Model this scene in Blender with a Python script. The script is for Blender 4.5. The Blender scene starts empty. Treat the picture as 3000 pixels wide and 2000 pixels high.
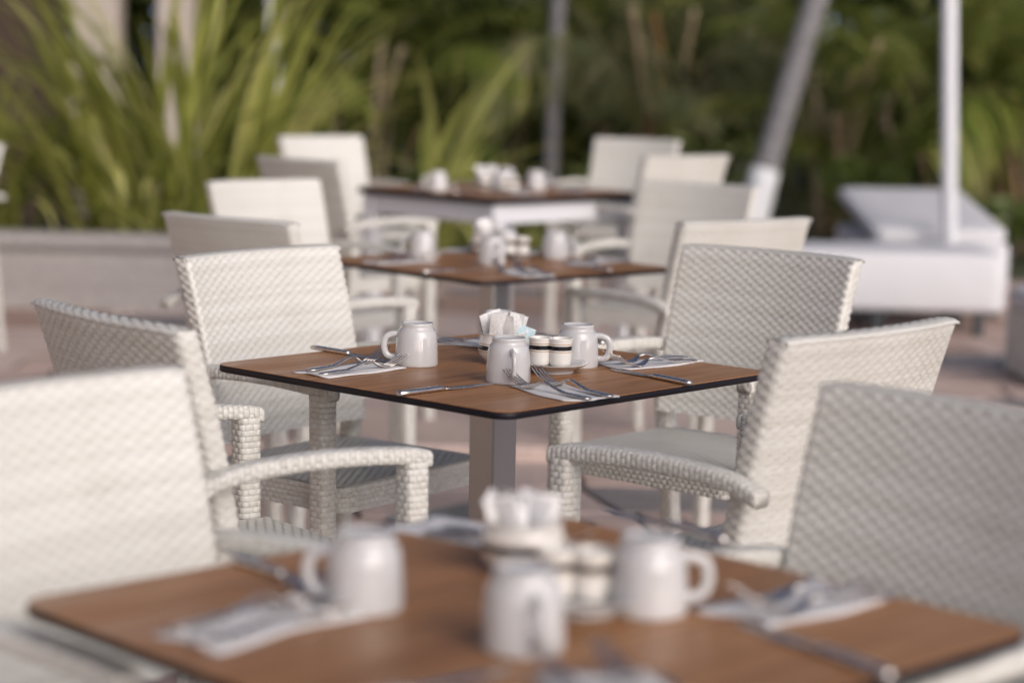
import bpy, math, random
import numpy as np
from mathutils import Vector, Matrix
R = math.radians
random.seed(11); rng = np.random.default_rng(11)
sc = bpy.context.scene
COL = sc.collection

# ------------------------------------------------------------------ camera
FPX, Y0, ROLL = 6200.0, 200.0, 0.021          # focal length, horizon row, roll, for a 3000x2000 frame
TH = 0.74                                      # table height
CH = TH + 0.522                                # camera height
PITCH = math.atan2(1000 - Y0, FPX)
cam = bpy.data.objects.new('camera', bpy.data.cameras.new('camera')); COL.objects.link(cam)
cam.matrix_world = Matrix.Translation((0, 0, CH)) @ Matrix.Rotation(math.pi/2 - PITCH, 4, 'X') @ Matrix.Rotation(ROLL, 4, 'Z')
cam.data.sensor_width = 36; cam.data.lens = FPX/3000*36
cam.data.clip_start = 0.05; cam.data.clip_end = 500
cam.data.dof.use_dof = True; cam.data.dof.focus_distance = 3.60; cam.data.dof.aperture_fstop = 2.1
sc.camera = cam

# ------------------------------------------------------------------ light
SUN_DIR = Vector((0.52, -0.76, 0.54)).normalized()      # towards the sun
w = bpy.data.worlds.new('World'); sc.world = w; w.use_nodes = True
nt = w.node_tree; nt.nodes.clear()
o_ = nt.nodes.new('ShaderNodeOutputWorld'); b_ = nt.nodes.new('ShaderNodeBackground'); s_ = nt.nodes.new('ShaderNodeTexSky')
s_.sky_type = 'NISHITA'; s_.sun_disc = False
s_.sun_elevation = math.asin(SUN_DIR.z); s_.sun_rotation = math.atan2(SUN_DIR.x, SUN_DIR.y)
s_.air_density = 0.14; s_.dust_density = 1.4; s_.ozone_density = 0.0
b_.inputs['Strength'].default_value = 0.15
nt.links.new(s_.outputs[0], b_.inputs['Color']); nt.links.new(b_.outputs[0], o_.inputs['Surface'])
sun = bpy.data.objects.new('sun', bpy.data.lights.new('sun', 'SUN')); COL.objects.link(sun)
sun.data.energy = 0.5; sun.data.angle = R(60); sun.data.color = (1.0, 0.995, 0.985)
sun.rotation_euler = SUN_DIR.to_track_quat('Z', 'Y').to_euler(); sun.location = (6, -6, 8)
sc.view_settings.view_transform = 'Standard'; sc.view_settings.look = 'None'
sc.view_settings.gamma = 1.0; sc.view_settings.use_curve_mapping = False
sc.view_settings.exposure = 0.97
sc.cycles.use_adaptive_sampling = True
sc.cycles.max_bounces = 8
try: sc.cycles.use_denoising = True
except Exception: pass

# ------------------------------------------------------------------ helpers
def at(px, py, h=TH):
    """photo pixel (3000x2000) -> point at height h"""
    dx, dy = px - 1500, py - 1000
    x = dx*math.cos(ROLL) + dy*math.sin(ROLL); y = -dx*math.sin(ROLL) + dy*math.cos(ROLL)
    c, s = math.cos(PITCH), math.sin(PITCH)
    fwd = FPX*c - y*s; down = FPX*s + y*c
    t = (CH - h)/down
    return Vector((x*t, fwd*t, h))
def along(px, py, dist):
    """photo pixel -> point at forward distance dist"""
    dx, dy = px - 1500, py - 1000
    x = dx*math.cos(ROLL) + dy*math.sin(ROLL); y = -dx*math.sin(ROLL) + dy*math.cos(ROLL)
    c, s = math.cos(PITCH), math.sin(PITCH)
    fwd = FPX*c - y*s; down = FPX*s + y*c
    t = dist/fwd
    return Vector((x*t, dist, CH - down*t))

class MB:
    def __init__(s): s.v = []; s.f = []; s.n = 0
    def add(s, v, f):
        v = np.asarray(v, float).reshape(-1, 3)
        if isinstance(f, np.ndarray) and f.dtype != object: s.f += (f + s.n).tolist()
        else: s.f += [tuple(int(i) + s.n for i in q) for q in f]
        s.v.append(v)
        s.n += len(v)
    def mesh(s, name, smooth=True):
        me = bpy.data.meshes.new(name)
        me.from_pydata(np.concatenate(s.v).tolist(), [], s.f)
        if smooth: me.shade_smooth()
        me.update(); return me
def obj(name, data, parent=None, mat=None, loc=None, rot=None, scale=None):
    if isinstance(data, MB): data = data.mesh(name)
    if mat is not None and data is not None and not data.materials: data.materials.append(mat)
    o = bpy.data.objects.new(name, data); COL.objects.link(o)
    if parent is not None: o.parent = parent
    if loc is not None: o.location = loc
    if rot is not None: o.rotation_euler = rot
    if scale is not None: o.scale = scale
    return o
def tag(o, label, cat, group=None, kind=None):
    if label: o['label'] = label
    if cat: o['category'] = cat
    if group: o['group'] = group
    if kind: o['kind'] = kind
    return o
def copy_tree(o, parent=None):
    c = o.copy(); COL.objects.link(c); c.parent = parent
    for ch in list(o.children): copy_tree(ch, c)
    return c
def remove_tree(o):
    for ch in list(o.children): remove_tree(ch)
    bpy.data.objects.remove(o)

def grid_faces(nu, nv, wrap_u=False):
    """verts ordered v-major: index = j*nu + i"""
    f = []
    for j in range(nv - 1):
        for i in range(nu if wrap_u else nu - 1):
            a = j*nu + i; b = j*nu + (i + 1) % nu
            f.append((a, b, b + nu, a + nu))
    return f
def lathe(prof, n=40):
    prof = np.asarray(prof, float); a = np.linspace(0, 2*np.pi, n, endpoint=False)
    v = np.stack([np.outer(prof[:, 0], np.cos(a)), np.outer(prof[:, 0], np.sin(a)), np.repeat(prof[:, 1:2], n, 1)], -1).reshape(-1, 3)
    return v, np.array(grid_faces(n, len(prof), True))
def smooth_prof(pts, k=4):
    """Catmull-Rom through the points"""
    P = np.asarray(pts, float); P = np.vstack([2*P[0] - P[1], P, 2*P[-1] - P[-2]]); out = []
    for i in range(1, len(P) - 2):
        for t in np.linspace(0, 1, k, endpoint=False):
            a, b, c, d = P[i-1], P[i], P[i+1], P[i+2]
            out.append(.5*((2*b) + (-a + c)*t + (2*a - 5*b + 4*c - d)*t*t + (-a + 3*b - 3*c + d)*t**3))
    out.append(P[-2]); return np.array(out)
def tube(path, ra, rb=None, n=10, up=(0, 0, 1), cap=True):
    """sweep an ellipse (ra across, rb along 'up') along the path; ra, rb scalar or per station"""
    P = np.asarray(path, float); m = len(P); up = np.asarray(up, float)
    ra = np.broadcast_to(np.asarray(ra, float), (m,)); rb = ra if rb is None else np.broadcast_to(np.asarray(rb, float), (m,))
    T = np.gradient(P, axis=0); T /= np.linalg.norm(T, axis=1)[:, None] + 1e-12
    A = np.cross(T, up); A /= np.linalg.norm(A, axis=1)[:, None] + 1e-12; B = np.cross(A, T)
    a = np.linspace(0, 2*np.pi, n, endpoint=False)
    v = P[:, None] + A[:, None]*(ra[:, None]*np.cos(a))[..., None] + B[:, None]*(rb[:, None]*np.sin(a))[..., None]
    f = grid_faces(n, m, True)
    if cap: f = f + [tuple(range(n))[::-1], tuple(range((m-1)*n, m*n))]
    return v.reshape(-1, 3), np.array(f, dtype=object)
def rr_poly(w, d, r, k=5):
    """rounded rectangle outline"""
    out = []
    for cx, cy, a0 in ((w/2-r, d/2-r, 0), (-w/2+r, d/2-r, 90), (-w/2+r, -d/2+r, 180), (w/2-r, -d/2+r, 270)):
        for t in range(k + 1):
            a = R(a0 + 90*t/k); out.append((cx + r*math.cos(a), cy + r*math.sin(a)))
    return np.array(out)
def slab(w, d, r, z0, z1, bev=0.001, k=6):
    """rounded-corner slab with a small bevel top and bottom"""
    rings = []
    for ins, z in ((bev, z0), (0, z0 + bev), (0, z1 - bev), (bev, z1)):
        p = rr_poly(w - 2*ins, d - 2*ins, max(r - ins, 1e-4), k); rings.append(np.column_stack([p, np.full(len(p), z)]))
    n = len(rings[0]); f = grid_faces(n, 4, True) + [tuple(range(n))[::-1], tuple(range(3*n, 4*n))]
    return np.concatenate(rings), np.array(f, dtype=object)
def box(x0, x1, y0, y1, z0, z1, r=0.004):
    v, f = slab(x1-x0, y1-y0, r, z0, z1, min(r, .3*(z1-z0)), 2)
    return v + np.array([(x0+x1)/2, (y0+y1)/2, 0]), f

# ------------------------------------------------------------------ materials
def mat(name, col, rough=0.5, metal=0.0, spec=0.5, coat=0.0):
    m = bpy.data.materials.new(name); m.use_nodes = True
    b = m.node_tree.nodes['Principled BSDF']
    b.inputs['Base Color'].default_value = (*col, 1); b.inputs['Roughness'].default_value = rough
    b.inputs['Metallic'].default_value = metal; b.inputs['Specular IOR Level'].default_value = spec
    b.inputs['Coat Weight'].default_value = coat
    return m, m.node_tree, b
def ramp(t, src, stops):
    r = t.nodes.new('ShaderNodeValToRGB'); el = r.color_ramp.elements
    while len(el) < len(stops): el.new(0.5)
    for e, (p, c) in zip(el, stops): e.position = p; e.color = (*c, 1)
    t.links.new(src, r.inputs[0]); return r.outputs[0]
def noise(t, scale, detail=4, coord='Object', stretch=None):
    tc = t.nodes.new('ShaderNodeTexCoord'); n = t.nodes.new('ShaderNodeTexNoise')
    n.inputs['Scale'].default_value = scale; n.inputs['Detail'].default_value = detail
    src = tc.outputs[coord]
    if stretch:
        mp = t.nodes.new('ShaderNodeMapping'); mp.inputs['Scale'].default_value = stretch
        t.links.new(src, mp.inputs[0]); src = mp.outputs[0]
    t.links.new(src, n.inputs['Vector']); return n.outputs['Fac']
def mix(t, a, b, fac, mode='MIX'):
    m = t.nodes.new('ShaderNodeMix'); m.data_type = 'RGBA'; m.blend_type = mode
    for i, v in ((6, a), (7, b)):
        if isinstance(v, tuple): m.inputs[i].default_value = (*v, 1)
        else: t.links.new(v, m.inputs[i])
    if isinstance(fac, float): m.inputs[0].default_value = fac
    else: t.links.new(fac, m.inputs[0])
    return m.outputs[2]
def bump(t, b, h, strength=0.2, dist=0.002):
    bp = t.nodes.new('ShaderNodeBump'); bp.inputs['Strength'].default_value = strength; bp.inputs['Distance'].default_value = dist
    t.links.new(h, bp.inputs['Height']); t.links.new(bp.outputs[0], b.inputs['Normal'])

M = {}
m, t, b = mat('woven_resin', (.70, .67, .62), .42); M['resin'] = m
g = t.nodes.new('ShaderNodeNewGeometry')
c1 = ramp(t, g.outputs['Random Per Island'], [(0, (.56, .545, .49)), (.5, (.61, .60, .548)), (1, (.645, .637, .59))])
n1 = noise(t, 9, 5); c2 = ramp(t, n1, [(.28, (.93, .92, .90)), (.5, (1, 1, 1))])
t.links.new(mix(t, c1, c2, 1.0, 'MULTIPLY'), b.inputs['Base Color'])
m, t, b = mat('chair_core', (.54, .52, .47), .6); M['core'] = m
m, t, b = mat('wood_laminate', (.3, .16, .09), .42, spec=.25); M['wood'] = m
f1 = noise(t, 3.0, 8, 'Object', (1.2, 26, 1)); f2 = noise(t, 2.0, 5, 'Object', (.8, 5, 1)); f3 = noise(t, 60, 3, 'Object', (1, 12, 1))
ca = ramp(t, f1, [(.28, (.285, .136, .056)), (.5, (.385, .195, .086)), (.72, (.455, .243, .116))])
cb = ramp(t, f2, [(.3, (.78, .74, .70)), (.7, (1.08, 1.06, 1.04))])
cc = ramp(t, f3, [(.35, (.86, .84, .82)), (.6, (1, 1, 1))])
t.links.new(mix(t, mix(t, ca, cb, 1.0, 'MULTIPLY'), cc, 1.0, 'MULTIPLY'), b.inputs['Base Color'])
bump(t, b, f1, .08, .0006)
t.links.new(ramp(t, noise(t, 5, 5, 'Object', (1, 2.2, 1)), [(.3, (.32,)*3), (.5, (.42,)*3), (.72, (.54,)*3)]), b.inputs['Roughness'])
m, t, b = mat('black_laminate_core', (.010, .008, .011), .42, spec=.25); M['black'] = m
m, t, b = mat('brushed_steel', (.43, .425, .425), .34, 1.0); M['steel'] = m
bump(t, b, noise(t, 180, 2, 'Object', (1, 1, .02)), .15, .0003)
m, t, b = mat('cutlery_steel', (.72, .665, .61), .22, 1.0); M['cutlery'] = m
n1 = noise(t, 90, 3); t.links.new(ramp(t, n1, [(.3, (.24,)*3), (.8, (.40,)*3)]), b.inputs['Roughness'])
m, t, b = mat('white_porcelain', (.74, .725, .72), .10, coat=.5); M['porcelain'] = m
n1 = noise(t, 14, 3); t.links.new(ramp(t, n1, [(.2, (.50, .494, .485)), (.7, (.545, .538, .528))]), b.inputs['Base Color'])
def striped(name, z_lo, z_hi):
    m, t, b = mat(name, (.8, .77, .70), .15, coat=.2)
    tc = t.nodes.new('ShaderNodeTexCoord'); sx = t.nodes.new('ShaderNodeSeparateXYZ'); t.links.new(tc.outputs['Object'], sx.inputs[0])
    mr = t.nodes.new('ShaderNodeMapRange'); mr.inputs[1].default_value = z_lo; mr.inputs[2].default_value = z_hi; t.links.new(sx.outputs[2], mr.inputs[0])
    cr = t.nodes.new('ShaderNodeValToRGB'); cr.color_ramp.interpolation = 'CONSTANT'; e = cr.color_ramp.elements
    wht, tan, blk = (.74, .71, .655, 1), (.42, .25, .11, 1), (.010, .011, .014, 1)
    st = [(0, wht), (.12, tan), (.19, wht), (.30, blk), (.70, wht), (.81, tan), (.88, wht)]
    while len(e) < len(st): e.new(.5)
    for q, (p, c) in zip(e, st): q.position = p; q.color = c
    t.links.new(mr.outputs[0], cr.inputs[0]); t.links.new(cr.outputs[0], b.inputs['Base Color']); return m
M['cup'] = striped('striped_cup', .0225, .0415)
M['bowl'] = striped('striped_bowl', .020, .040)
m, t, b = mat('paper_napkin', (.66, .65, .64), .9, spec=.2); M['napkin'] = m
bump(t, b, noise(t, 260, 2), .35, .0006)
def packet_mat(name, c1, c2, c3):
    m, t, b = mat(name, c1, .55); n = noise(t, 160, 3)
    t.links.new(ramp(t, n, [(.40, c1), (.52, c1), (.56, c2), (.66, c3)]), b.inputs['Base Color']); return m
M['packet_white'] = packet_mat('white_packet', (.74, .73, .71), (.66, .65, .64), (.72, .71, .69))
M['packet_grey'] = packet_mat('printed_packet', (.60, .585, .56), (.52, .50, .48), (.565, .55, .53))
M['packet_blue'] = packet_mat('blue_packet', (.48, .64, .68), (.66, .72, .74), (.70, .72, .72))
m, t, b = mat('white_cover', (.62, .62, .63), .85, spec=.2); M['cover'] = m
bump(t, b, noise(t, 6, 5), .5, .02)
m, t, b = mat('white_paint', (.64, .65, .665), .4); M['white'] = m
m, t, b = mat('dark_foot', (.035, .045, .05), .5); M['foot'] = m
def stone(name, a, c, d, bs=.4):
    m, t, b = mat(name, a, .62); n1 = noise(t, 3.2, 7, 'Generated'); n2 = noise(t, 38, 4)
    base = ramp(t, n1, [(.25, a), (.5, c), (.75, d)]); sp = ramp(t, n2, [(.3, (.84, .84, .84)), (.6, (1.04, 1.03, 1.02))])
    t.links.new(mix(t, base, sp, 1.0, 'MULTIPLY'), b.inputs['Base Color']); bump(t, b, n2, bs, .004); return m
M['stone_pink'] = stone('pink_flagstone', (.46, .335, .28), (.53, .40, .345), (.58, .455, .40))
M['stone_rose'] = stone('rose_flagstone', (.51, .395, .345), (.57, .455, .405), (.61, .50, .455))
M['stone_brown'] = stone('brown_flagstone', (.30, .195, .15), (.37, .255, .205), (.43, .31, .26))
M['stone_grey'] = stone('grey_flagstone', (.175, .165, .165), (.23, .215, .215), (.29, .265, .255))
M['grout'] = stone('dark_joint', (.075, .062, .052), (.10, .085, .07), (.13, .11, .09))
M['plaster'] = stone('planter_plaster', (.31, .29, .28), (.345, .325, .315), (.38, .36, .35), .15)
M['soil'] = stone('soil', (.030, .022, .015), (.05, .036, .024), (.07, .05, .033))
M['brown_wall'] = stone('brown_wall', (.040, .022, .012), (.055, .031, .017), (.075, .043, .024), .2)
M['added_wall'] = stone('added_cream_wall', (.52, .42, .33), (.58, .48, .38), (.63, .53, .43), .2)  # only for the added wing; pale and warm to bounce fill light
M['beige_wall'] = stone('beige_wall', (.38, .33, .28), (.46, .40, .34), (.52, .46, .39), .2)
def leaf(name, a, c, d, trans=.35, rough=.45):
    m, t, b = mat(name, c, rough, spec=.4)
    oi = t.nodes.new('ShaderNodeObjectInfo'); g = t.nodes.new('ShaderNodeNewGeometry')
    ad = t.nodes.new('ShaderNodeMath'); ad.operation = 'ADD'; t.links.new(oi.outputs['Random'], ad.inputs[0]); t.links.new(g.outputs['Random Per Island'], ad.inputs[1])
    fr = t.nodes.new('ShaderNodeMath'); fr.operation = 'FRACT'; t.links.new(ad.outputs[0], fr.inputs[0])
    col = ramp(t, fr.outputs[0], [(0, a), (.5, c), (1, d)])
    n1 = noise(t, 5, 4); col = mix(t, col, ramp(t, n1, [(.3, (.75, .78, .7)), (.7, (1.1, 1.08, 1.0))]), 1.0, 'MULTIPLY')
    t.links.new(col, b.inputs['Base Color'])
    tr = t.nodes.new('ShaderNodeBsdfTranslucent'); t.links.new(col, tr.inputs[0])
    ms = t.nodes.new('ShaderNodeMixShader'); ms.inputs[0].default_value = trans
    t.links.new(b.outputs[0], ms.inputs[1]); t.links.new(tr.outputs[0], ms.inputs[2])
    t.links.new(ms.outputs[0], t.nodes['Material Output'].inputs[0]); return m
M['strap'] = leaf('strap_leaf', (.17, .20, .042), (.37, .39, .095), (.60, .58, .22))
M['palm'] = leaf('palm_leaf', (.10, .14, .024), (.21, .25, .05), (.38, .37, .11))
M['palm_grey'] = leaf('grey_green_palm_leaf', (.11, .13, .06), (.21, .225, .11), (.42, .38, .23))
M['hedge'] = leaf('hedge_leaf', (.04, .058, .015), (.09, .115, .028), (.17, .185, .055), .2)
M['shrub'] = leaf('shrub_leaf', (.06, .10, .02), (.11, .155, .035), (.18, .215, .06))
m, t, b = mat('palm_trunk', (.25, .24, .25), .85); M['trunk'] = m
n1 = noise(t, 4, 6, 'Object', (3, 3, 14)); t.links.new(ramp(t, n1, [(.3, (.13, .122, .127)), (.5, (.20, .192, .197)), (.7, (.28, .268, .268))]), b.inputs['Base Color']); bump(t, b, n1, .6, .02)
m, t, b = mat('cane', (.28, .2, .1), .6); M['cane'] = m
oi = t.nodes.new('ShaderNodeObjectInfo'); n1 = noise(t, 3, 4, 'Object', (2, 2, 5))
t.links.new(mix(t, ramp(t, oi.outputs['Random'], [(0, (.30, .24, .13)), (.5, (.34, .27, .19)), (1, (.30, .15, .05))]), ramp(t, n1, [(.35, (.6, .62, .5)), (.65, (1.1, 1.05, 1))]), 1.0, 'MULTIPLY'), b.inputs['Base Color'])
m, t, b = mat('ground_cover', (.05, .06, .02), .9); M['ground'] = m
n1 = noise(t, 1.4, 7, 'Object'); t.links.new(ramp(t, n1, [(.3, (.030, .034, .014)), (.5, (.052, .066, .020)), (.7, (.10, .095, .045))]), b.inputs['Base Color'])

# ------------------------------------------------------------------ setting: ground, terrace floor
gm = MB(); gm.add([(-150, -60, -.06), (150, -60, -.06), (150, 200, -.06), (-150, 200, -.06)], [(0, 1, 2, 3)])
tag(obj('ground', gm, None, M['ground']), None, None, kind='structure')
fl = MB(); fl.add(*box(-9, 9, -4, 13.6, -.25, -.012, .01))
floor = tag(obj('terrace_floor', fl, None, M['grout']), None, None, kind='structure')
# irregular flagstones, rows of uneven height, joints a little crooked
STEP_H = .05; tiles = []; rr = random.Random(5); ang = R(9)
rows = [-3.9]
while rows[-1] < 15.5: rows.append(rows[-1] + rr.uniform(.34, .56))
def jit(x, y): return (x + .035*math.sin(7.3*y + 3.1*x), y + .030*math.sin(5.1*x + 2.3*y))
for a, c in zip(rows[:-1], rows[1:]):
    x = -10 + rr.uniform(0, .4)
    while x < 10:
        x2 = x + rr.uniform(.38, .78)
        cs = [jit(*p) for p in ((x+.010, a+.009), (x2-.010, a+.009), (x2-.010, c-.009), (x+.010, c-.009))]
        cs = [(p[0]*math.cos(ang) - p[1]*math.sin(ang), p[0]*math.sin(ang) + p[1]*math.cos(ang)) for p in cs]
        x = x2
        if all(-8.9 < p[0] < 8.9 and -3.9 < p[1] < 13.5 for p in cs): tiles.append(cs)
def tile_mesh(cs, top):
    cx = sum(p[0] for p in cs)/4; cy = sum(p[1] for p in cs)/4
    v = [(p[0]-cx, p[1]-cy, -.014) for p in cs] + [(p[0]-cx, p[1]-cy, top-.003) for p in cs] + [((p[0]-cx)*.975, (p[1]-cy)*.975, top) for p in cs]
    f = [(i, (i+1) % 4, 4+(i+1) % 4, 4+i) for i in range(4)] + [(4+i, 4+(i+1) % 4, 8+(i+1) % 4, 8+i) for i in range(4)] + [(8, 9, 10, 11)]
    return (cx, cy), v, f
def seen(cs):
    cx = sum(p[0] for p in cs)/4; cy = sum(p[1] for p in cs)/4
    return 3.4 < cy < 13.2 and abs(cx) < .25*cy + .25
vis = sorted([q for q in tiles if seen(q)], key=lambda q: sum(p[1] for p in q))
near = vis[:290]; rest = [q for q in tiles if q not in near]
STN = ['stone_pink']*6 + ['stone_rose']*5 + ['stone_brown']*3 + ['stone_grey']*2
for q in near:
    (cx, cy), v, f = tile_mesh(q, rr.uniform(-.002, .002)); mb = MB(); mb.add(v, np.array(f))
    o = obj('flagstone', mb.mesh('flagstone', False), floor, M[rr.choice(STN)], (cx, cy, 0))
far = {k: MB() for k in set(STN)}
for q in rest:
    (cx, cy), v, f = tile_mesh(q, rr.uniform(-.002, .002)); far[rr.choice(STN)].add(np.array(v) + np.array([cx, cy, 0]), np.array(f))
for k in sorted(far):
    o = obj('flagstones', far[k].mesh('flagstones', False), floor, M[k]); o['kind'] = 'stuff'

st = MB(); st.add(*box(-1.25, 1.30, 6.75, 10.45, -.013, STEP_H, .012))
tag(obj('terrace_step', st.mesh('terrace_step', False), None, M['stone_rose']), None, None, kind='structure')
# ------------------------------------------------------------------ woven armchair
BRICK, ROW, AMP = .0145, .0082, .0011
def weave(mb, P, Lu, Lv, periodic, flip=1, bl=BRICK, bh=ROW, amp=AMP, flat=False):
    nu = max(2, round(Lu/bl)); nv = max(1, round(Lv/bh)); du, dv = Lu/nu, Lv/nv
    U0, U1, V0, V1 = [], [], [], []
    for j in range(nv):
        off = .5*(j % 2)
        rng_ = range(nu) if periodic else range(nu + (1 if off else 0))
        for i in rng_:
            a, c = (i + off), (i + off + 1)
            if not periodic:
                if off: a, c = i - .5, i + .5
                a, c = max(a, 0), min(c, nu)
            U0.append(a*du); U1.append(c*du); V0.append(j*dv); V1.append((j+1)*dv)
    U0, U1, V0, V1 = map(np.array, (U0, U1, V0, V1)); N = len(U0)
    if flat:
        s = np.array([.0, .07, .5, .93, 1.]); ps = np.array([-1.3, .2, .35, .2, -1.3]); tt = np.array([.02, .16, .84, .98]); pt = np.array([-1.3, 0, 0, -1.3])
    else:
        s = np.array([-.01, .10, .5, .90, 1.01]); ps = np.array([-1.0, .62, 1., .62, -1.0]); tt = np.array([.04, .5, .96]); pt = np.array([-.45, 0, -.45])
    K = len(tt)
    S, Tt = np.meshgrid(s, tt); PS, PT = np.meshgrid(ps, pt); S, Tt, PS, PT = (q.ravel() for q in (S, Tt, PS, PT))
    u = (U0[:, None] + (U1 - U0)[:, None]*S).ravel(); v = (V0[:, None] + (V1 - V0)[:, None]*Tt).ravel()
    wob = 1 + .15*rng.standard_normal(N)
    h = (amp*(PS + PT)[None]*wob[:, None]).ravel()
    e = 1e-4
    p = P(u, v); n = np.cross(P(u+e, v) - P(u-e, v), P(u, v+e) - P(u, v-e))*flip
    n /= np.linalg.norm(n, axis=1)[:, None] + 1e-15
    verts = p + n*h[:, None]
    base = np.array(grid_faces(5, K)); fc = (base[None] + 5*K*np.arange(N)[:, None, None]).reshape(-1, 4)
    if flip < 0: fc = fc[:, ::-1]
    mb.add(verts, fc)
def weave_strips(mb, P, Lu, Lv, periodic, flip=1, cell=.0138, row=.0080, amp=.0011):
    """flat strips running along u, each passing over one rib and under the next, neighbours out of step"""
    nc = max(2, 2*round(Lu/cell/2)); nv = max(1, round(Lv/row)); cu, dv = Lu/nc, Lv/nv; k = 5
    nu = nc*k + (0 if periodic else 1); u1 = np.arange(nu)*cu/k
    for j in range(nv):
        ph = np.sin(np.pi*u1/cu + np.pi*(j % 2) + .4); hgt = amp*np.sign(ph)*np.abs(ph)**.8*(1 + .05*rng.standard_normal())
        hw = .5*dv*(1.03 + .12*ph); vc = (j + .5)*dv + .02*dv*rng.standard_normal()
        U = np.tile(u1, 4); V = np.concatenate([vc - hw, vc - .62*hw, vc + .62*hw, vc + hw]); V = np.clip(V, 0, Lv); H = np.concatenate([.70*hgt - .12*amp, hgt, hgt, .70*hgt - .12*amp])
        e = 1e-4; p = P(U, V); n = np.cross(P(U+e, V) - P(U-e, V), P(U, V+e) - P(U, V-e))*flip; n /= np.linalg.norm(n, axis=1)[:, None] + 1e-15
        f = np.array(grid_faces(nu, 4, periodic)); mb.add(p + n*H[:, None], f if flip > 0 else f[:, ::-1])
class RR:
    """rounded rectangle by arc length, counter-clockwise from the +x side"""
    def __init__(s, w, d, r):
        s.p = rr_poly(w, d, r, 8); q = np.vstack([s.p, s.p[:1]])
        s.s = np.concatenate([[0], np.cumsum(np.linalg.norm(np.diff(q, axis=0), axis=1))]); s.q = q; s.L = s.s[-1]
    def __call__(s, u):
        u = np.mod(u, s.L); return np.interp(u, s.s, s.q[:, 0]), np.interp(u, s.s, s.q[:, 1])
def member(name, P, Lu, Lv, chair, flip=1, nu=28, nv=14, extra=None, cap=True, flat=True):
    """solid core plus its woven cover"""
    core = MB(); u = np.linspace(0, Lu, nu, endpoint=False); v = np.linspace(0, Lv, nv)
    V, U = np.meshgrid(v, u, indexing='ij'); p = P(U.ravel(), V.ravel())
    f = grid_faces(nu, nv, True)
    if cap: f = f + [tuple(range(nu))[::-1], tuple(range((nv-1)*nu, nv*nu))]
    e_ = 1e-4; U_, V_ = U.ravel(), V.ravel(); nn = np.cross(P(U_+e_, V_) - P(U_-e_, V_), P(U_, V_+e_) - P(U_, V_-e_))*flip; nn /= np.linalg.norm(nn, axis=1)[:, None] + 1e-15
    p = p - nn*.0030
    core.add(p, np.array(f, dtype=object))
    o = obj(name, core, chair, M['core'])
    wv = MB()
    if flat: weave(wv, P, Lu, Lv, True, flip, .0150, .0100, .0006, True)
    else: weave_strips(wv, P, Lu, Lv, True, flip)
    if extra: extra(wv)
    k = obj('weave', wv, o, M['resin']); k['kind'] = 'stuff'
    return o
def straight(c0, c1, w0, d0, w1, d1, r=.009):
    """P(u,v) of a tapering post from c0 (bottom) to c1 (top)"""
    c0, c1 = np.array(c0), np.array(c1); L = np.linalg.norm(c1 - c0); q = RR(w0, d0, r)
    def P(u, v):
        a, c = q(u); t = v/L; cen = c0[None] + (c1 - c0)[None]*t[:, None]
        out = cen.copy(); out[:, 0] += a*(1 + (w1/w0 - 1)*t); out[:, 1] += c*(1 + (d1/d0 - 1)*t); return out
    return P, q.L, L
BW, BTH, BZ0, BZ1 = .220, .038, .545, .892
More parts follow.
